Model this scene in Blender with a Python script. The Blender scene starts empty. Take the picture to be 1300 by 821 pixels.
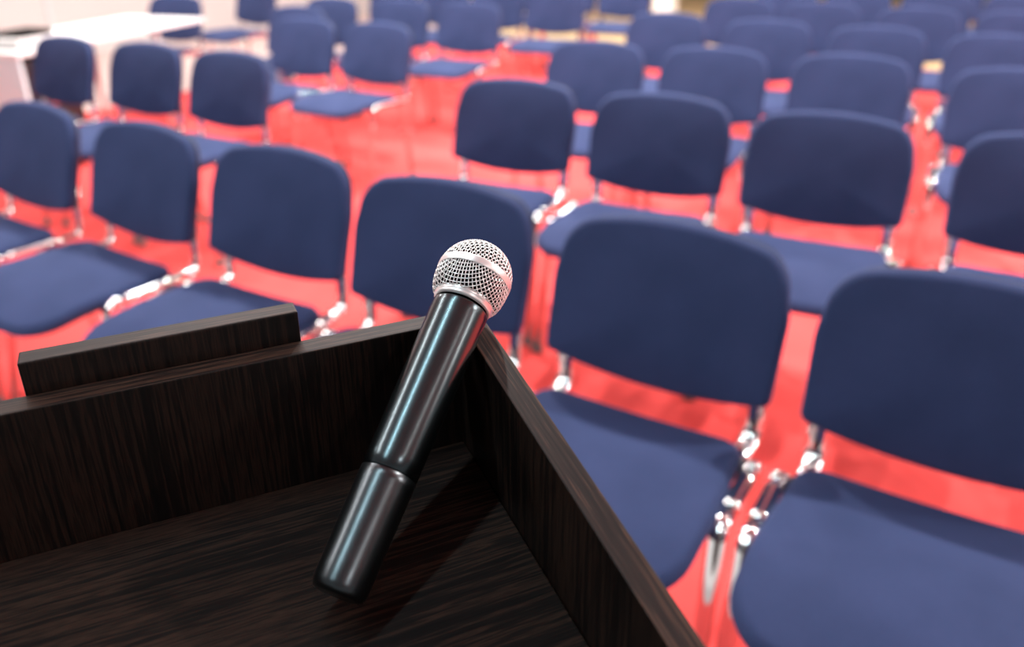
import bpy, bmesh, math, random
from mathutils import Vector, Matrix
random.seed(7)
S = bpy.context.scene
COL = S.collection
PI = math.pi

# ------------------------------------------------------------------ materials
def new_mat(name):
    m = bpy.data.materials.new(name); m.use_nodes = True
    nt = m.node_tree; nt.nodes.clear()
    out = nt.nodes.new('ShaderNodeOutputMaterial'); b = nt.nodes.new('ShaderNodeBsdfPrincipled')
    nt.links.new(b.outputs[0], out.inputs[0])
    return m, nt, b
def N(nt, typ, **kw):
    n = nt.nodes.new(typ)
    for k, v in kw.items():
        if k.startswith('_'): setattr(n, k[1:], v)
        else: n.inputs[k.replace('_', ' ')].default_value = v
    return n
def ramp(nt, stops):
    r = nt.nodes.new('ShaderNodeValToRGB'); e = r.color_ramp.elements
    while len(e) > 1: e.remove(e[-1])
    e[0].position, e[0].color = stops[0][0], (*stops[0][1], 1)
    for p, c in stops[1:]:
        x = e.new(p); x.color = (*c, 1)
    return r
def coords(nt, scale, kind='Object'):
    t = nt.nodes.new('ShaderNodeTexCoord'); m = nt.nodes.new('ShaderNodeMapping')
    m.inputs['Scale'].default_value = scale
    nt.links.new(t.outputs[kind], m.inputs[0]); return m.outputs[0]
def plain(name, col, rough=.5, metal=0., var=.06, scale=30., spec=.5):
    m, nt, b = new_mat(name)
    n = N(nt, 'ShaderNodeTexNoise', Scale=scale, Detail=3.)
    nt.links.new(coords(nt, (1, 1, 1)), n.inputs['Vector'])
    c0 = tuple(max(0, c * (1 - var)) for c in col); c1 = tuple(min(1, c * (1 + var)) for c in col)
    r = ramp(nt, [(.3, c0), (.7, c1)])
    nt.links.new(n.outputs['Fac'], r.inputs[0]); nt.links.new(r.outputs[0], b.inputs['Base Color'])
    b.inputs['Roughness'].default_value = rough; b.inputs['Metallic'].default_value = metal
    b.inputs['Specular IOR Level'].default_value = spec
    return m

def fabric_mat():
    m, nt, b = new_mat('navy_woven_fabric')
    vec = coords(nt, (1, 1, 1))
    n = N(nt, 'ShaderNodeTexNoise', Scale=7., Detail=3.); nt.links.new(vec, n.inputs['Vector'])
    v = N(nt, 'ShaderNodeTexVoronoi', Scale=420.); nt.links.new(vec, v.inputs['Vector'])
    r = ramp(nt, [(.3, (.027, .040, .101)), (.75, (.036, .051, .126))])
    nt.links.new(n.outputs['Fac'], r.inputs[0])
    mx = nt.nodes.new('ShaderNodeMixRGB'); mx.blend_type = 'MULTIPLY'; mx.inputs[0].default_value = .35
    nt.links.new(r.outputs[0], mx.inputs[1])
    r2 = ramp(nt, [(0., (.55, .55, .6)), (.7, (1.25, 1.25, 1.25))]); nt.links.new(v.outputs['Distance'], r2.inputs[0])
    nt.links.new(r2.outputs[0], mx.inputs[2]); nt.links.new(mx.outputs[0], b.inputs['Base Color'])
    bp = N(nt, 'ShaderNodeBump', Strength=.35, Distance=.0006); nt.links.new(v.outputs['Distance'], bp.inputs['Height'])
    nt.links.new(bp.outputs[0], b.inputs['Normal'])
    b.inputs['Roughness'].default_value = .85
    b.inputs['Specular IOR Level'].default_value = .14
    b.inputs['Sheen Weight'].default_value = .16
    b.inputs['Sheen Roughness'].default_value = .38
    b.inputs['Sheen Tint'].default_value = (.40, .52, .95, 1)
    return m

def carpet_mat():
    m, nt, b = new_mat('red_expo_carpet')
    vec = coords(nt, (1, 1, 1))
    n = N(nt, 'ShaderNodeTexNoise', Scale=1.3, Detail=5.); nt.links.new(vec, n.inputs['Vector'])
    f = N(nt, 'ShaderNodeTexNoise', Scale=260., Detail=2.); nt.links.new(vec, f.inputs['Vector'])
    r = ramp(nt, [(.3, (.80, .075, .070)), (.7, (.90, .105, .098))]); nt.links.new(n.outputs['Fac'], r.inputs[0])
    mx = nt.nodes.new('ShaderNodeMixRGB'); mx.blend_type = 'MULTIPLY'; mx.inputs[0].default_value = .3
    r2 = ramp(nt, [(.3, (.7, .7, .7)), (.6, (1., 1., 1.))]); nt.links.new(f.outputs['Fac'], r2.inputs[0])
    nt.links.new(r.outputs[0], mx.inputs[1]); nt.links.new(r2.outputs[0], mx.inputs[2])
    nt.links.new(mx.outputs[0], b.inputs['Base Color'])
    bp = N(nt, 'ShaderNodeBump', Strength=.4, Distance=.002); nt.links.new(f.outputs['Fac'], bp.inputs['Height'])
    nt.links.new(bp.outputs[0], b.inputs['Normal'])
    b.inputs['Roughness'].default_value = .95
    b.inputs['Specular IOR Level'].default_value = .15
    return m

def wenge_mat(name, axis, lift=1.0, flat=False, fine=330., lng=9., rough=.42, spec=.3, base=((.0045, .0022, .0019), (.0110, .0056, .0046), (.040, .0185, .0120))):
    """dark wenge laminate; the grain runs along the given axis of the object"""
    m, nt, b = new_mat(name)
    s = [fine] * 3; s[axis] = lng
    s2 = [900., 900., 900.]; s2[axis] = 40.
    s3 = [22., 22., 22.]; s3[axis] = 2.5
    if flat: s[2] = s2[2] = s3[2] = 1.
    n = N(nt, 'ShaderNodeTexNoise', Scale=1., Detail=4., Roughness=.6); nt.links.new(coords(nt, s), n.inputs['Vector'])
    f = N(nt, 'ShaderNodeTexNoise', Scale=1., Detail=2.); nt.links.new(coords(nt, s2), f.inputs['Vector'])
    g = N(nt, 'ShaderNodeTexNoise', Scale=1., Detail=3.); nt.links.new(coords(nt, s3), g.inputs['Vector'])
    a = nt.nodes.new('ShaderNodeMath'); a.operation = 'MULTIPLY_ADD'; a.inputs[1].default_value = .35
    nt.links.new(f.outputs['Fac'], a.inputs[0])
    a2 = nt.nodes.new('ShaderNodeMath'); a2.operation = 'MULTIPLY_ADD'; a2.inputs[1].default_value = .45; a2.inputs[2].default_value = 0
    nt.links.new(g.outputs['Fac'], a2.inputs[0]); nt.links.new(a2.outputs[0], a.inputs[2])
    a3 = nt.nodes.new('ShaderNodeMath'); a3.operation = 'MULTIPLY_ADD'; a3.inputs[1].default_value = .75
    nt.links.new(n.outputs['Fac'], a3.inputs[0]); nt.links.new(a.outputs[0], a3.inputs[2])
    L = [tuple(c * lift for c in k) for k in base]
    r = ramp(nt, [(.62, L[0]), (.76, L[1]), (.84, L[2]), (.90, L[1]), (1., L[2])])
    nt.links.new(a3.outputs[0], r.inputs[0]); nt.links.new(r.outputs[0], b.inputs['Base Color'])
    bp = N(nt, 'ShaderNodeBump', Strength=.25, Distance=.0004); nt.links.new(a3.outputs[0], bp.inputs['Height'])
    nt.links.new(bp.outputs[0], b.inputs['Normal'])
    b.inputs['Roughness'].default_value = rough
    b.inputs['Specular IOR Level'].default_value = spec
    return m

def wood_floor_mat():
    m, nt, b = new_mat('beige_floor_boards')
    n = N(nt, 'ShaderNodeTexNoise', Scale=2., Detail=5.); nt.links.new(coords(nt, (1, 14, 1)), n.inputs['Vector'])
    r = ramp(nt, [(.3, (.62, .44, .22)), (.7, (.74, .55, .30))])
    nt.links.new(n.outputs['Fac'], r.inputs[0]); nt.links.new(r.outputs[0], b.inputs['Base Color'])
    b.inputs['Roughness'].default_value = .5
    return m

M = {
 'fabric': fabric_mat(), 'carpet': carpet_mat(),
 'chrome': plain('polished_chrome', (.86, .85, .84), rough=.08, metal=1., var=.02, scale=8),
 'black_plastic': plain('black_plastic', (.012, .012, .014), rough=.45, var=.2, scale=60),
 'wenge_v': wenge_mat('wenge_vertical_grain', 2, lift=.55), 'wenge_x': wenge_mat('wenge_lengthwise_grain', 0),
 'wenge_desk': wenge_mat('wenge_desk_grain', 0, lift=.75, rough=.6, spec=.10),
 'edge_x': wenge_mat('wenge_edge_band_toplit', 0, flat=True, fine=420., lng=3.5, lift=1.5, rough=.5, spec=.13),  # edge band grain, with light from above lifted into its colour
 'edge_y': wenge_mat('wenge_edge_band_depth_toplit', 1, flat=True, fine=420., lng=5., lift=1.7, rough=.5, spec=.15),  # same top-lit lift in the colour, grain along the depth
 'cream_floor': plain('cream_floor', (.66, .52, .48), rough=.5, var=.03, scale=1.5),
 'wood_floor': wood_floor_mat(),
 'grey_floor': plain('pale_grey_floor', (.55, .55, .55), rough=.5, var=.04, scale=2),
 'white_wall': plain('white_wall_panel', (.60, .535, .52), rough=.7, var=.015, scale=2),
 'grey_wall': plain('grey_beige_wall', (.17, .17, .18), rough=.8, var=.08, scale=2),
 'white_lam': plain('white_laminate', (.86, .85, .83), rough=.35, var=.01, scale=4),
 'grey_card': plain('pale_grey_box', (.58, .57, .57), rough=.6, var=.03, scale=9),
 'ceiling': plain('white_ceiling', (.34, .35, .36), rough=.9, var=.01, scale=1),
 'mesh_silver': plain('silver_grille', (.92, .88, .86), rough=.32, metal=.70, var=.02, scale=90),
 'ring_silver': plain('silver_ring', (.90, .84, .82), rough=.34, metal=.65, var=.03, scale=60),
 'cool_white': plain('white_laminate_red_offset', (.66, .80, .82), rough=.5, var=.02, scale=4),  # white laminate tinted cool to offset red bounce on the end panel
 'foot_grey': plain('grey_rubber', (.16, .15, .15), rough=.6, var=.1, scale=50),
 'foam': plain('black_foam', (.010, .008, .008), rough=.95, var=.3, scale=300, spec=.1),
 'mic_body': plain('gunmetal_lacquer', (.080, .098, .105), rough=.24, metal=1., var=.05, scale=40),
 'mic_lower': plain('gunmetal_lacquer_lower', (.080, .090, .096), rough=.29, metal=1., var=.09, scale=90),
}

# ------------------------------------------------------------------ helpers
def link(name, bm, mats, parent=None, smooth=True):
    me = bpy.data.meshes.new(name)
    bmesh.ops.recalc_face_normals(bm, faces=bm.faces)
    bm.to_mesh(me); bm.free()
    for m in (mats if isinstance(mats, (list, tuple)) else [mats]): me.materials.append(m)
    if smooth:
        for p in me.polygons: p.use_smooth = True
    o = bpy.data.objects.new(name, me); COL.objects.link(o)
    if parent: o.parent = parent
    return o
def empty(name, loc=(0, 0, 0), rz=0.):
    o = bpy.data.objects.new(name, None); COL.objects.link(o)
    o.location = loc; o.rotation_euler = (0, 0, rz); o.empty_display_size = .1
    return o
def tag(o, label, cat, group=None):
    o['label'] = label; o['category'] = cat
    if group: o['group'] = group
    return o
def structure(o):
    o['kind'] = 'structure'; return o
def add_box(bm, x0, x1, y0, y1, z0, z1, bevel=0., mat=0, top_mat=None):
    vs = [bm.verts.new((x, y, z)) for z in (z0, z1) for y in (y0, y1) for x in (x0, x1)]
    idx = [(0, 2, 3, 1), (4, 5, 7, 6), (0, 1, 5, 4), (2, 6, 7, 3), (0, 4, 6, 2), (1, 3, 7, 5)]
    fs = []
    for i, q in enumerate(idx):
        f = bm.faces.new([vs[k] for k in q]); f.material_index = mat; fs.append(f)
    if top_mat is not None: fs[1].material_index = top_mat
    if bevel:
        es = list({e for f in fs for e in f.edges})
        bmesh.ops.bevel(bm, geom=es, offset=bevel, segments=2, affect='EDGES', profile=.6)
    return fs
def flat_box(name, dims, mats, parent=None, bevel=.001, top_mat=None):
    bm = bmesh.new(); add_box(bm, *dims, bevel=bevel, top_mat=top_mat)
    return link(name, bm, mats, parent, smooth=False)
def sweep(bm, pts, ra, rb, side, seg=12, cap=True):
    """elliptical tube along pts: semi-axis ra along the 'side' vector, rb across"""
    rings = []; pts = [Vector(p) for p in pts]; n = len(pts)
    for i, p in enumerate(pts):
        t = (pts[min(i + 1, n - 1)] - pts[max(i - 1, 0)]).normalized()
        s = Vector(side); s = (s - t * s.dot(t)).normalized(); q = t.cross(s)
        rings.append([bm.verts.new(p + s * (ra * math.cos(a)) + q * (rb * math.sin(a)))
                      for a in [2 * PI * k / seg for k in range(seg)]])
    for a, b in zip(rings, rings[1:]):
        for k in range(seg): bm.faces.new((a[k], a[(k + 1) % seg], b[(k + 1) % seg], b[k]))
    if cap: bm.faces.new(rings[0][::-1]); bm.faces.new(rings[-1])
def fillet(poly, rads, seg=6, closed=False):
    """round the corners of a 2D/3D polyline"""
    P = [Vector(p) for p in poly]; n = len(P); out = []
    for i in range(n):
        if not closed and i in (0, n - 1): out.append(P[i]); continue
        a, b, c = P[i - 1], P[i], P[(i + 1) % n]; r = rads[i] if isinstance(rads, (list, tuple)) else rads
        u = (a - b); v = (c - b); lu, lv = u.length, v.length; u.normalize(); v.normalize()
        ang = u.angle(v)
        if r <= 0 or ang > 3.1: out.append(b); continue
        d = min(r / math.tan(ang / 2), lu * .48, lv * .48); rr = d * math.tan(ang / 2)
        p0, p1 = b + u * d, b + v * d
        ctr = b + (u + v).normalized() * (rr / math.sin(ang / 2))
        e0, e1 = p0 - ctr, p1 - ctr; th = e0.angle(e1)
        for k in range(seg + 1):
            t = k / seg
            out.append(ctr + (e0 * math.sin((1 - t) * th) + e1 * math.sin(t * th)) / math.sin(th))
    return out
def resample(P, n, closed=True):
    P = list(P) + ([P[0]] if closed else [])
    L = [0]
    for a, b in zip(P, P[1:]): L.append(L[-1] + (b - a).length)
    out = []; j = 0
    for k in range(n):
        s = L[-1] * k / (n if closed else n - 1)
        while j < len(L) - 2 and L[j + 1] < s: j += 1
        t = (s - L[j]) / max(1e-9, L[j + 1] - L[j]); out.append(P[j].lerp(P[j + 1], t))
    return out
def pad(bm, outline, thick_front, thick_back, center, edge_r, to3d, rings=9, mid=0.):
    """a cushion: closed 2D outline -> rounded rim, domed front and back. to3d(u, v, d) places a point"""
    n = len(outline); C = Vector(center)
    prof = []            # (inset distance in m, depth)
    for k in range(7):   # rounded rim on the front
        a = PI / 2 * k / 6; prof.append((edge_r * (1 - math.cos(a)), thick_front * .62 * math.sin(a)))
    ss = [.93, .84, .72, .55, .35, .15]
    front = []; back = []
    def ring(inset, s, d):
        vs = []
        for p in outline:
            r = (p - C); L = r.length; q = C + r * (max(0., L - inset) / L) * s
            vs.append(bm.verts.new(to3d(q.x, q.y, d)))
        return vs
    R = [ring(i, 1., d) for i, d in prof]
    for s in ss:
        R.append(ring(edge_r, s, thick_front * (.62 + .38 * (1 - s ** 2.2))))
    for a, b in zip(R, R[1:]):
        for k in range(n): bm.faces.new((a[k], a[(k + 1) % n], b[(k + 1) % n], b[k]))
    c = bm.verts.new(to3d(C.x, C.y, thick_front)); L = R[-1]
    for k in range(n): bm.faces.new((L[k], L[(k + 1) % n], c))
    B = [R[0], ring(edge_r * .35, 1., -thick_back * .7), ring(edge_r * .9, 1., -thick_back), ring(edge_r, .6, -thick_back), ring(edge_r, .2, -thick_back)]
    for a, b in zip(B, B[1:]):
        for k in range(n): bm.faces.new((a[(k + 1) % n], a[k], b[k], b[(k + 1) % n]))
    bm.faces.new(B[-1])
def lathe(bm, prof, seg=64, cap0=False, cap1=False, mat=0):
    rings = [[bm.verts.new((r * math.cos(2 * PI * k / seg), r * math.sin(2 * PI * k / seg), z)) for k in range(seg)] for r, z in prof]
    for a, b in zip(rings, rings[1:]):
        for k in range(seg):
            f = bm.faces.new((a[k], a[(k + 1) % seg], b[(k + 1) % seg], b[k])); f.material_index = mat
    if cap0: bm.faces.new(rings[0][::-1])
    if cap1: bm.faces.new(rings[-1])

# ------------------------------------------------------------------ camera (a hand-held wide lens, focused on the microphone)
F_PX, PITCH, ROLL, H = 1059.926, .424375, .006778, 1.406526
fwd = Vector((0, math.cos(PITCH), -math.sin(PITCH))); right = Vector((1, 0, 0)); down = -right.cross(fwd)
r2 = right * math.cos(ROLL) + down * math.sin(ROLL); d2 = -right * math.sin(ROLL) + down * math.cos(ROLL)
cd = bpy.data.cameras.new('camera'); cam = bpy.data.objects.new('camera', cd); COL.objects.link(cam)
mw = Matrix((r2, -d2, -fwd)).transposed().to_4x4(); mw.translation = Vector((0, 0, H)); cam.matrix_world = mw
cd.sensor_width = 36.; cd.sensor_fit = 'HORIZONTAL'; cd.lens = F_PX / 1300 * 36
cd.shift_y = -45. / 1300
cd.clip_start = .02; cd.clip_end = 60
cd.dof.use_dof = True; cd.dof.focus_distance = .528; cd.dof.aperture_fstop = 3.9
S.camera = cam

# ------------------------------------------------------------------ the conference chair
SEAT_Z = .452
def build_chair():
    root = empty('conference_chair')
    fab, chm, blk = M['fabric'], M['chrome'], M['black_plastic']
    # backrest
    zb, zc = .536, .655
    lean = lambda z: .012 + .085 * (z - .53) / .30
    poly = [(-.245, zb), (.245, zb), (.250, .70), (.230, .806), (-.230, .806), (-.250, .70)]
    ol = fillet([(x, z, 0) for x, z in poly], [.009, .009, .16, .075, .075, .16], 8, closed=True)
    ol = resample(ol, 132)
    o2 = []
    for p in ol:
        k = max(0., 1 - (p.x / .245) ** 2)
        t = (p.y - zb) / (.806 - zb)
        z = p.y - .036 * k * max(0, 1 - t) ** 2 + .030 * k * max(0, t) ** 2
        o2.append(Vector((p.x, z, 0)))
    def b3(x, z, d):
        return (x, lean(z) - d - .34 * x * x + .004, z)
    bm = bmesh.new(); pad(bm, o2, .034, .012, (0, .66, 0), .016, b3); link('backrest', bm, fab, root)
    # black plastic shell behind
    shell = [Vector((p.x * .985, .66 + (p.y - .66) * .985, 0)) for p in o2]
    def s3(x, z, d): return (x, lean(z) + .013 + d * .8 - .34 * x * x + .004, z)
    bm = bmesh.new(); pad(bm, shell, .018, .001, (0, .66, 0), .014, s3); link('back_shell', bm, blk, root)
    # seat
    poly = [(-.222, -.052), (.222, -.052), (.240, -.30), (.238, -.482), (-.238, -.482), (-.240, -.30)]
    ol = fillet([(x, y, 0) for x, y in poly], [.045, .045, .3, .165, .165, .3], 8, closed=True)
    ol = resample(ol, 88)
    def q3(x, y, d):
        t = max(0., (-.30 - y) / .18)
        z = SEAT_Z + d - .030 * t * t
        return (x, y - .020 * max(0, 1 - (x / .236) ** 2) * (1 if y < -.3 else 0), z + .10 * x * x * (.6 if d > 0 else .2))
    bm = bmesh.new(); pad(bm, ol, .034, .012, (0, -.26, 0), .022, q3); link('seat', bm, fab, root)
    sh = [Vector((p.x * .95, -.26 + (p.y + .26) * .95, 0)) for p in ol]
    def h3(x, y, d):
        t = max(0., (-.30 - y) / .18)
        return (x, y, SEAT_Z - .012 - d * .9 - .028 * t * t)
    bm = bmesh.new(); pad(bm, sh, .020, .001, (0, -.26, 0), .016, h3); link('seat_shell', bm, blk, root)
    # chrome side frames: front leg, rail and rear leg, plus rubber feet
    RZ = SEAT_Z + .002
    for sx in (-1, 1):
        x = .249 * sx
        rail = [(x, -.236, RZ)] + [(x, -.236 + (.122) * k / 6, RZ) for k in range(1, 7)]
        fl = fillet([(x, -.236, RZ), (x, -.292, RZ), (x * 1.02, -.375, .012)], [0, .042, 0], 8)
        rl = fillet([(x, -.114, RZ), (x, -.074, RZ), (x * 1.02, -.005, .012)], [0, .036, 0], 8)
        bm = bmesh.new(); sweep(bm, rail, .0175, .0095, (1, 0, 0)); link('side_rail', bm, chm, root)
        for path, foot in ((fl, (x * 1.02, -.375)), (rl, (x * 1.02, -.005))):
            bm = bmesh.new(); sweep(bm, path, .0175, .0095, (1, 0, 0)); lg = link('leg', bm, chm, root)
            bm = bmesh.new()
            add_box(bm, foot[0] - .0195, foot[0] + .0195, foot[1] - .012, foot[1] + .012, 0, .020, bevel=.005)
            link('foot_cap', bm, M['foot_grey'], lg)
        # back upright: from under the seat, round the rear corner, up behind the backrest
        u = fillet([(.205 * sx, -.16, .436), (.212 * sx, .022, .436), (.214 * sx, .026, .52), (.205 * sx, .052, .66)], [0, .030, .06, 0], 8)
        bm = bmesh.new(); sweep(bm, u, .0205, .0085, (1, 0, 0)); link('back_upright', bm, chm, root)
        bm = bmesh.new(); add_box(bm, min(.196 * sx, .246 * sx), max(.196 * sx, .246 * sx), -.115, -.068, .425, .448, bevel=.005)
        link('corner_bracket', bm, blk, root, smooth=False)
    for y in (-.245, -.125):
        bm = bmesh.new(); sweep(bm, [(-.25, y, .432), (0, y, .430), (.25, y, .432)], .009, .009, (0, 1, 0), seg=10)
        link('cross_bar', bm, chm, root)
    return root

def copy_tree(o, parent=None):
    c = o.copy(); COL.objects.link(c); c.parent = parent
    for ch in list(o.children): copy_tree(ch, c)
    return c

FR = 'front row of navy conference chairs'
R2 = 'second row, to the right of the aisle'
CH = [
 # x, y, heading, label, group
 (.751, 1.206, -.55, 'large navy chair cut off by the right edge, nearest of the front row', FR),
 (.287, 1.498, -.549, 'large navy chair standing immediately to the right of the lectern and the microphone', FR),
 (-.191, 1.800, -.52, 'navy chair whose backrest is directly behind the microphone head', FR),
 (-.648, 2.108, -.53, 'navy chair directly behind the raised board of the lectern, its backrest fully visible', FR),
 (-1.130, 2.398, -.59, 'navy front-row chair with its whole seat showing just left of the lectern board', FR),
 (-1.620, 2.705, -.59, 'navy front-row chair cut off by the left edge of the photo', FR),
 (1.480, 2.180, -.479, 'navy chair of the second row cut off by the right edge, above the nearest chair', R2),
 (.954, 2.472, -.477, 'navy second-row chair behind the gap between the two nearest chairs', R2),
 (.486, 2.783, -.492, 'navy second-row chair just above the backrest of the chair beside the lectern', R2),
 (-.007, 3.075, -.465, 'navy second-row chair on the aisle, straight above the microphone head', R2),
 (1.960, 3.225, -.45, 'third-row navy chair at the right edge of the photo', 'third row, to the right of the aisle'),
 (1.440, 3.600, -.46, 'third-row navy chair, second from the right edge of the photo', 'third row, to the right of the aisle'),
 (.900, 3.830, -.47, 'third-row navy chair, second from the aisle on its right side', 'third row, to the right of the aisle'),
 (.385, 4.060, -.46, 'third-row navy chair beside the aisle, right of the floor gap', 'third row, to the right of the aisle'),
 (2.400, 4.190, -.45, 'fourth-row navy chair cut by the right edge', 'fourth row, to the right of the aisle'),
 (1.925, 4.530, -.45, 'fourth-row navy chair, second from the right edge', 'fourth row, to the right of the aisle'),
 (1.435, 4.865, -.45, 'fourth-row navy chair, third from the right edge', 'fourth row, to the right of the aisle'),
 (.930, 5.260, -.45, 'fourth-row navy chair below the bright white column', 'fourth row, to the right of the aisle'),
 (3.060, 5.190, -.44, 'fifth-row navy chair at the right edge', 'fifth row, to the right of the aisle'),
 (2.565, 5.465, -.45, 'fifth-row navy chair, second from the right edge', 'fifth row, to the right of the aisle'),
 (2.074, 5.825, -.46, 'fifth-row navy chair, third from the right edge', 'fifth row, to the right of the aisle'),
 (1.595, 6.143, -.477, 'fifth-row navy chair nearest to the bright white column', 'fifth row, to the right of the aisle'),
 (3.640, 6.220, -.46, 'sixth-row navy chair in the top right corner of the photo', 'sixth row, to the right of the aisle'),
 (3.170, 6.520, -.46, 'sixth-row navy chair next to the one in the top right corner', 'sixth row, to the right of the aisle'),
 (2.700, 6.820, -.46, 'sixth-row navy chair, third from the top right corner', 'sixth row, to the right of the aisle'),
 (2.230, 7.120, -.46, 'sixth-row navy chair, farthest left of its row right of the white column', 'sixth row, to the right of the aisle'),
 (4.240, 7.200, -.46, 'seventh-row navy chair at the extreme top right', 'seventh row, to the right of the aisle'),
 (3.770, 7.500, -.46, 'seventh-row navy chair, second from the extreme top right', 'seventh row, to the right of the aisle'),
 (-2.325, 4.365, -.55, 'navy chair in front of the white desk, at the left end of its short row', 'short row of three chairs left of the aisle'),
 (-1.800, 4.108, -.50, 'navy chair in the middle of the short row of three left of the aisle', 'short row of three chairs left of the aisle'),
 (-1.305, 3.818, -.53, 'navy chair at the aisle end of the short row of three', 'short row of three chairs left of the aisle'),
 (-.781, 4.851, -.581, 'navy chair left of the aisle, its whole seat and chrome legs standing free', 'third row, to the left of the aisle'),
 (-1.261, 5.121, -.549, 'navy chair left of the free-standing aisle chair, foremost of a tight file', 'third row, to the left of the aisle'),
 (-1.455, 5.785, -.53, 'navy chair in the middle of the tight file left of the aisle', 'tight file of chairs left of the aisle'),
 (-1.345, 6.390, -.52, 'navy chair at the back of the tight file left of the aisle', 'tight file of chairs left of the aisle'),
 (-.815, 6.210, -.47, 'navy chair behind the free-standing aisle chair', 'fourth row, to the left of the aisle'),
 (-.306, 5.970, -.455, 'fourth-row navy chair beside the aisle, its bright chrome rail showing', 'fourth row, to the left of the aisle'),
 (.348, 6.957, -.35, 'navy chair with a strip of beige floor showing under its backrest', 'fifth row, to the left of the aisle'),
 (-.122, 7.257, -.46, 'navy chair half hidden, left of the chair over the beige floor strip', 'fifth row, to the left of the aisle'),
 (-.592, 7.557, -.46, 'navy chair seen as a dark back at the top edge, above a bright chrome rail', 'fifth row, to the left of the aisle'),
 (-1.062, 7.857, -.46, 'navy chair back at the top edge, leftmost of the fifth row', 'fifth row, to the left of the aisle'),
 (1.036, 8.025, -.40, 'far navy chair at the top edge, immediately left of the white column', 'sixth row, to the left of the aisle'),
 (.566, 8.325, -.45, 'far navy chair at the top edge, second left of the white column', 'sixth row, to the left of the aisle'),
 (.096, 8.625, -.45, 'far navy chair at the top edge, third left of the white column', 'sixth row, to the left of the aisle'),
 (-2.254, 7.687, -.596, 'lone navy chair on the pale floor, right of the far end of the white desk', None),
 (-2.590, 6.680, -.35, 'navy chair tucked behind the far end of the white desk', None),
]
proto = build_chair()
for i, (x, y, t, lab, grp) in enumerate(CH):
    c = proto if i == 0 else copy_tree(proto)
    c.location = (x, y, 0); c.rotation_euler = (0, 0, t); tag(c, lab, 'chair', grp)

# ------------------------------------------------------------------ lectern
ZT = 1.156526
CX, CY = -.03536799, .50054645
A = math.radians(24.5)
lec = empty('lectern', (CX, CY, 0), A)
tag(lec, 'dark wenge laminate lectern with a raised front board, open top tray, in the foreground', 'lectern')
TH, TS = .0172, .0165
LW, LD = .54, .40          # inner width, depth
SL, DZ, DSL = -.197, .0957, -.10
def slab(name, pts, mats, bevel=.0009, mat_fn=None):
    """closed prism from 8 corner points (bottom 4, top 4, counter-clockwise)"""
    bm = bmesh.new(); vs = [bm.verts.new(p) for p in pts]
    for q in ((3, 2, 1, 0), (4, 5, 6, 7), (0, 1, 5, 4), (1, 2, 6, 5), (2, 3, 7, 6), (3, 0, 4, 7)):
        bm.faces.new([vs[k] for k in q])
    bmesh.ops.bevel(bm, geom=list(bm.edges), offset=bevel, segments=2, affect='EDGES', profile=.6)
    bm.normal_update()
    if mat_fn:
        for f in bm.faces: f.material_index = mat_fn(f)
    return link(name, bm, mats, lec, smooth=False)
def upface(f): return 1 if f.normal.z > .3 else 0  # upward faces take the paler top-lit copy
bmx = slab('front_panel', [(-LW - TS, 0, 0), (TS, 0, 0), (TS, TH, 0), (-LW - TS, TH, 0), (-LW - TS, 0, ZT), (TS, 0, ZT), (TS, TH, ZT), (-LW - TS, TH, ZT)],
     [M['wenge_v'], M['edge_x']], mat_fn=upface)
for x0, x1 in ((.0002, TS), (-LW - TS, -LW - .0002)):
    zt1 = ZT + SL * LD
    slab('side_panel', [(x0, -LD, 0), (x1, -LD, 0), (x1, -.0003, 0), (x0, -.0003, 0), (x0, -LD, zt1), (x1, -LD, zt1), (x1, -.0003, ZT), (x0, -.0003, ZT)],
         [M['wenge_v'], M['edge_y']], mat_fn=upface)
g = .0003
z0, z1 = ZT - DZ, ZT - DZ + DSL * (LD - .03)
slab('reading_desk', [(-LW + g, -LD + .03, z1 - .018), (-g, -LD + .03, z1 - .018), (-g, -g, z0 - .018), (-LW + g, -g, z0 - .018),
     (-LW + g, -LD + .03, z1), (-g, -LD + .03, z1), (-g, -g, z0), (-LW + g, -g, z0)], [M['wenge_desk']])
slab('inner_shelf', [(-LW + g, -LD + .04, .60), (-g, -LD + .04, .60), (-g, -g, .60), (-LW + g, -g, .60),
     (-LW + g, -LD + .04, .618), (-g, -LD + .04, .618), (-g, -g, .618), (-LW + g, -g, .618)], [M['wenge_x']])
slab('base_board', [(-LW + g, -LD + .04, .05), (-g, -LD + .04, .05), (-g, -g, .05), (-LW + g, -g, .05),
     (-LW + g, -LD + .04, .068), (-g, -LD + .04, .068), (-g, -g, .068), (-LW + g, -g, .068)], [M['wenge_x']])
bx0, bx1, bz = -.2585, -.1018, ZT + .0204
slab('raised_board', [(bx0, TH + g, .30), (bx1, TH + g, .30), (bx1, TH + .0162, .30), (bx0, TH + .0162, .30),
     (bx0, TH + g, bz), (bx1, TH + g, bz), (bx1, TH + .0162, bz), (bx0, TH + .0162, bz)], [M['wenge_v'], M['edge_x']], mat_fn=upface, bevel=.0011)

# ------------------------------------------------------------------ microphone
def unproj(px, py, z):
    return Vector((0, 0, H)) + (r2 * ((px - 650) / F_PX) + d2 * ((py - 365.5) / F_PX) + fwd) * z
HEAD = unproj(602, 352, .548); LOW = unproj(438.5, 730, .456)
axis = (HEAD - LOW).normalized()         # from the handle end to the head
mic = empty('handheld_microphone', HEAD)
mic.rotation_mode = 'QUATERNION'; mic.rotation_quaternion = axis.to_track_quat('Z', 'Y')
tag(mic, 'black handheld microphone with a silver ball grille resting on the lectern corner', 'microphone')
RB = .0245
def ball_r(z):          # profile radius of the head at height z
    if z >= 0: return math.sqrt(max(0, RB * RB - z * z))
    t = -z / .0195; return .0192 + (RB - .0192) * math.sqrt(max(0, 1 - t ** 2.3))
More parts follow.
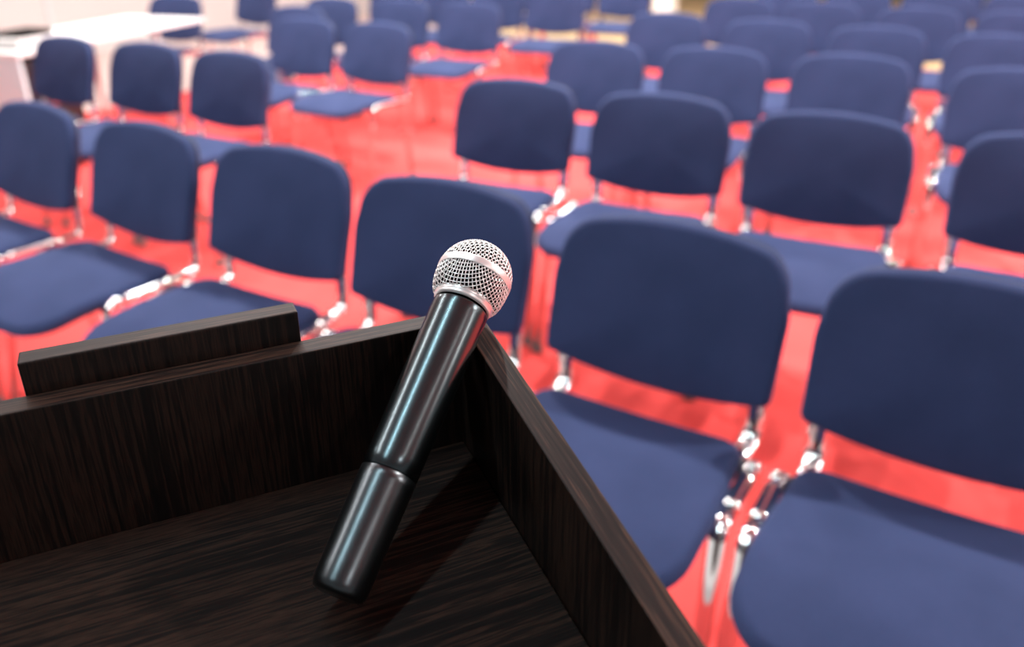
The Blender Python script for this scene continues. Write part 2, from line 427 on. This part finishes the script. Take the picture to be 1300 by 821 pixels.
# wire mesh domes: a flat woven grid pressed into each half
def dome(name, upper):
    bm = bmesh.new(); sp = .00262; wr = .00034; amp = .00030
    # meridian profile as arc-length table
    if upper: pr = [(RB * math.sin(a), RB * math.cos(a)) for a in [PI / 2 * k / 60 for k in range(61)]]
    else:
        pr = [(0, -.0197)] + [(.0192 * k / 12, -.0197) for k in range(1, 12)]
        pr += [(ball_r(-.0195 + .0195 * k / 60), -.0195 + .0195 * k / 60) for k in range(61)]
    L = [0]
    for a, b in zip(pr, pr[1:]): L.append(L[-1] + math.hypot(b[0] - a[0], b[1] - a[1]))
    tot = L[-1]
    def at(s):
        s = min(s, tot); j = 0
        while j < len(L) - 2 and L[j + 1] < s: j += 1
        t = (s - L[j]) / max(1e-9, L[j + 1] - L[j])
        r = pr[j][0] + (pr[j + 1][0] - pr[j][0]) * t; z = pr[j][1] + (pr[j + 1][1] - pr[j][1]) * t
        return r, z
    n = int(tot / sp)
    for fam in (0, 1):
        for i in range(-n, n + 1):
            c = (i + .5) * sp
            if abs(c) >= tot: continue
            half = math.sqrt(tot * tot - c * c)
            m = max(3, int(2 * half / (sp / 3))); run = []; pts = []
            for k in range(m + 1):
                t = -half + 2 * half * k / m
                x, y = (c, t) if fam == 0 else (t, c)
                s = math.hypot(x, y); r, z = at(s)
                w = amp * math.cos(PI * t / sp) * (1 if (i + fam) % 2 == 0 else -1)
                if s < 1e-9: p = Vector((0, 0, z))
                else: p = Vector((x / s * r, y / s * r, z))
                nrm = Vector((p.x, p.y, p.z if upper else p.z * .6)).normalized()
                keep = upper or s > .0175
                if keep: pts.append(p + nrm * w)
                elif pts:
                    run.append(pts); pts = []
            if pts: run.append(pts)
            for q in run:
                if len(q) > 2: sweep(bm, q, wr, wr, (.31, .17, .93), seg=5, cap=False)
    return link(name, bm, M['mesh_silver'], mic)
dome('upper_grille', True); dome('lower_grille', False)
bm = bmesh.new()
lathe(bm, [(RB - .0003, -.0024), (RB + .0005, -.0027), (RB + .0007, -.0020), (RB + .0008, 0), (RB + .0007, .0020), (RB + .0005, .0027), (RB - .0003, .0024)], 96)
link('grille_band', bm, M['ring_silver'], mic)
bm = bmesh.new(); R_ = RB - .0014
lathe(bm, [(max(.0001, ball_r(z) - .0015), z) for z in [-.0190 + .0436 * k / 40 for k in range(40)] if z < R_ * .985] + [(.0001, R_)], 48)
link('foam_filter', bm, M['foam'], mic)
bm = bmesh.new()
lathe(bm, [(.0176, -.0168), (.0191, -.0170), (.0199, -.0178), (.0200, -.0196), (.0197, -.0206), (.0194, -.0210), (.0195, -.0218), (.0191, -.0229), (.0176, -.0233)], 96)
link('collar', bm, M['ring_silver'], mic)
Lm = .2105
zj = -.1395
def rad(s): # distance below the head centre
    t = min(1, max(0, (s - .028) / (Lm - .028))); return .0186 + (.0158 - .0186) * t
bm = bmesh.new()
lathe(bm, [(.0150, -.0226), (.0168, -.0232), (.0170, -.0245), (.0174, -.0246), (.0182, -.0250), (.0186, -.0258)]
      + [(rad(s), -s) for s in [.030, .05, .07, .09, .11, .13, -zj - .0003]] + [(rad(-zj) - .0003, zj), (rad(-zj) - .0012, zj)], 96)
link('handle', bm, M['mic_body'], mic)
bm = bmesh.new()
lathe(bm, [(rad(-zj) - .0012, zj - .0003), (rad(-zj) - .0006, zj - .0004), (rad(-zj), zj - .0006)]
      + [(rad(s), -s) for s in [.145, .16, .18, .195, Lm - .006]] + [(.0152, -Lm + .003), (.0140, -Lm + .0008), (.0120, -Lm)], 96, cap1=True)
link('battery_cup', bm, M['mic_lower'], mic)

# ------------------------------------------------------------------ white desk with things on it
d = Vector((.28, .96, 0)).normalized(); wv = Vector((-d.y, d.x, 0))
desk = empty('office_desk', (-2.667, 4.634, 0), math.atan2(d.y, d.x))
tag(desk, 'white office desk with a panel end, against the pale wall at the upper left', 'desk')
DL, DW = 1.70, .65
flat_box('desk_top', (0, DL, 0, DW, .695, .72), M['white_lam'], desk, .002)
flat_box('end_panel', (.01, .035, .01, DW - .01, 0, 0.6947), M['cool_white'], desk, .002)
for yy in (.05, DW - .05):
    bm = bmesh.new(); sweep(bm, [(1.22, yy, .001), (1.22, yy, .3), (1.22, yy, .6945)], .018, .018, (1, 0, 0), seg=16)
    link('leg', bm, M['grey_card'], desk)
ped = empty('added_dark_unit', (-2.667, 4.634, 0), math.atan2(d.y, d.x))  # invented unit standing in for the dark area under the desk
tag(ped, 'black drawer unit added to fill the dark under the near end of the white desk', 'drawer unit')
flat_box('body', (.05, .43, .045, 0.50, .04, .66), M['black_plastic'], ped, .004)
for k in range(3):
    f = flat_box('drawer', (.055, .425, .026, .0448, .05 + .203 * k, .245 + .203 * k), M['black_plastic'], ped, .003)
    flat_box('handle', (.18, .30, .014, .0258, .20 + .203 * k, .214 + .203 * k), M['chrome'], f, .002)
for px_, py_ in ((.08, .08), (.40, .08), (.08, .46), (.40, .46)):
    bm = bmesh.new(); lathe(bm, [(.018, 0), (.020, .01), (.020, .03), (.012, .0398)], 16, True, True)
    c_ = link('caster', bm, M['black_plastic'], ped); c_.location = (px_, py_, 0)
bx = empty('storage_box', (-2.77, 4.89, .7205), math.atan2(d.y, d.x) )
tag(bx, 'low pale grey box on the left end of the white desk', 'box')
flat_box('box_body', (-.13, .17, -.11, .11, 0, .045), M['grey_card'], bx, .003)
flat_box('box_lid', (-.133, .173, -.113, .113, .0452, .058), M['white_lam'], bx, .003)
lp = empty('laptop', (-2.76, 4.90, .7205 + .0585), math.atan2(d.y, d.x))
tag(lp, 'thin closed black laptop lying on the pale grey box', 'laptop')
flat_box('laptop_base', (-.10, .13, -.09, .09, 0, .018), M['foam'], lp, .003)
flat_box('laptop_lid', (-.10, .13, -.09, .09, .0185, .030), M['foam'], lp, .003)

# ------------------------------------------------------------------ the room
n_ = Vector((.53, .848, 0)).normalized(); u_ = Vector((n_.y, -n_.x, 0))     # n_ away across the rows, u_ along the rows
def W(u, n, z=0.): p = u_ * u + n_ * n; return (p.x, p.y, z)
def room_slab(name, u0, u1, n0, n1, z0, z1, mat):
    bm = bmesh.new()
    b = [W(u0, n0), W(u1, n0), W(u1, n1), W(u0, n1)]
    vs = [bm.verts.new((p[0], p[1], z)) for z in (z0, z1) for p in b]
    for q in ((3, 2, 1, 0), (4, 5, 6, 7), (0, 1, 5, 4), (1, 2, 6, 5), (2, 3, 7, 6), (3, 0, 4, 7)): bm.faces.new([vs[k] for k in q])
    return structure(link(name, bm, mat, None, smooth=False))
room_slab('floor', -9.0, 9, -4, 16, -.12, -.012, M['cream_floor'])
cp = room_slab('floor_carpet', -6.25, 9, .75, 9.0, -.0118, 0, M['carpet'])
room_slab('floor_bounce', -6.25, 9, -4, .748, -.0118, 0, M['grey_floor'])  # unseen pale floor, added to bounce neutral light up to the ceiling
room_slab('floor_boards', -6.25, 9, 9.002, 16, -.0118, -.002, M['wood_floor'])
room_slab('wall_left', -9.2, -9.0, -4, 16, -.12, 3.2, M['white_wall'])
room_slab('wall_back', -9.0, 9, 16, 16.2, -.12, 3.2, M['grey_wall'])
room_slab('ceiling', -9.2, 9, -4, 16.2, 3.2, 3.3, M['ceiling'])
# upright joint strip between two panels of the pale left wall
def on_wall(px, py, u):
    v = r2 * ((px - 650) / F_PX) + d2 * ((py - 365.5) / F_PX) + fwd; o_ = Vector((0, 0, H))
    return o_ + v * ((u - o_.dot(u_)) / v.dot(u_))
pj = on_wall(63, 18, -8.99)
ns = pj.dot(n_); room_slab('trim_1', -8.999, -8.985, ns - .03, ns + .03, -.01, 3.19, M['grey_card'])
# white column far behind the chairs
cl = bmesh.new(); add_box(cl, -.12, .12, -.12, .12, -.002, 3.19, bevel=.01)
co = link('column', cl, M['white_lam'], None, smooth=False); co.location = (1.95, 11.0, 0); co.rotation_euler = (0, 0, -.55)
tag(co, 'bright white square column beyond the last rows of chairs', 'column')

# ------------------------------------------------------------------ light: recessed ceiling spots, soft panels, added strips and front fill
def area(loc, size, power, color=(1, .97, .93), shape='DISK', rot=(0, 0, 0)):
    l = bpy.data.lights.new('ceiling_spot_and_fill', 'AREA'); l.shape = shape; l.size = size; l.energy = power; l.color = color
    o = bpy.data.objects.new('ceiling_spot_and_fill', l); COL.objects.link(o); o.location = loc; o.rotation_euler = rot
    return o
for i, u in enumerate((-6.4, -4.4, -1.8, .8, 3.4, 6.0)):
    for j, nn in enumerate((3.15, 5.2, 7.3, 9.4)):
        p = W(u, nn, 3.17)
        area(p, .085, (92 if nn < 4 else 62) * (.72 if u < -6 else 1.))
for u in (-3., 3.):
    for nn in (3.2, 7.):
        area(W(u, nn, 3.16), 1.2, 60, color=(.93, .97, 1.), shape='SQUARE')
def strip(u, n, wd, ln, power, color):  # unseen strips added for the streaks along the microphone handle
    l = area(W(u, n, 3.16), wd, power, color, 'RECTANGLE', (0, 0, math.atan2(n_.y, n_.x) - PI / 2)); l.data.size_y = ln; l.name = 'added_streak_light'
strip(-.70, -.45, .075, 2.4, 36, (.66, .93, 1.))
strip(-2.9, .0, .22, 3.0, 84, (1., .98, .96))
strip(2.4, .2, .12, 2.0, 12, (1., .95, .9))
for u in (-5.2, 2.6): area(W(u, -.9, 3.17), .25, 20, color=(.95, .98, 1.))  # fill lamps added on the camera side to lift the backrests

w = bpy.data.worlds.new('world'); S.world = w; w.use_nodes = True
bg = w.node_tree.nodes['Background']; bg.inputs[0].default_value = (.95, .97, 1., 1); bg.inputs[1].default_value = .28

S.view_settings.view_transform = 'Standard'; S.view_settings.look = 'None'
S.view_settings.exposure = 0.; S.view_settings.gamma = 1.; S.view_settings.use_curve_mapping = False
S.cycles.use_denoising = True
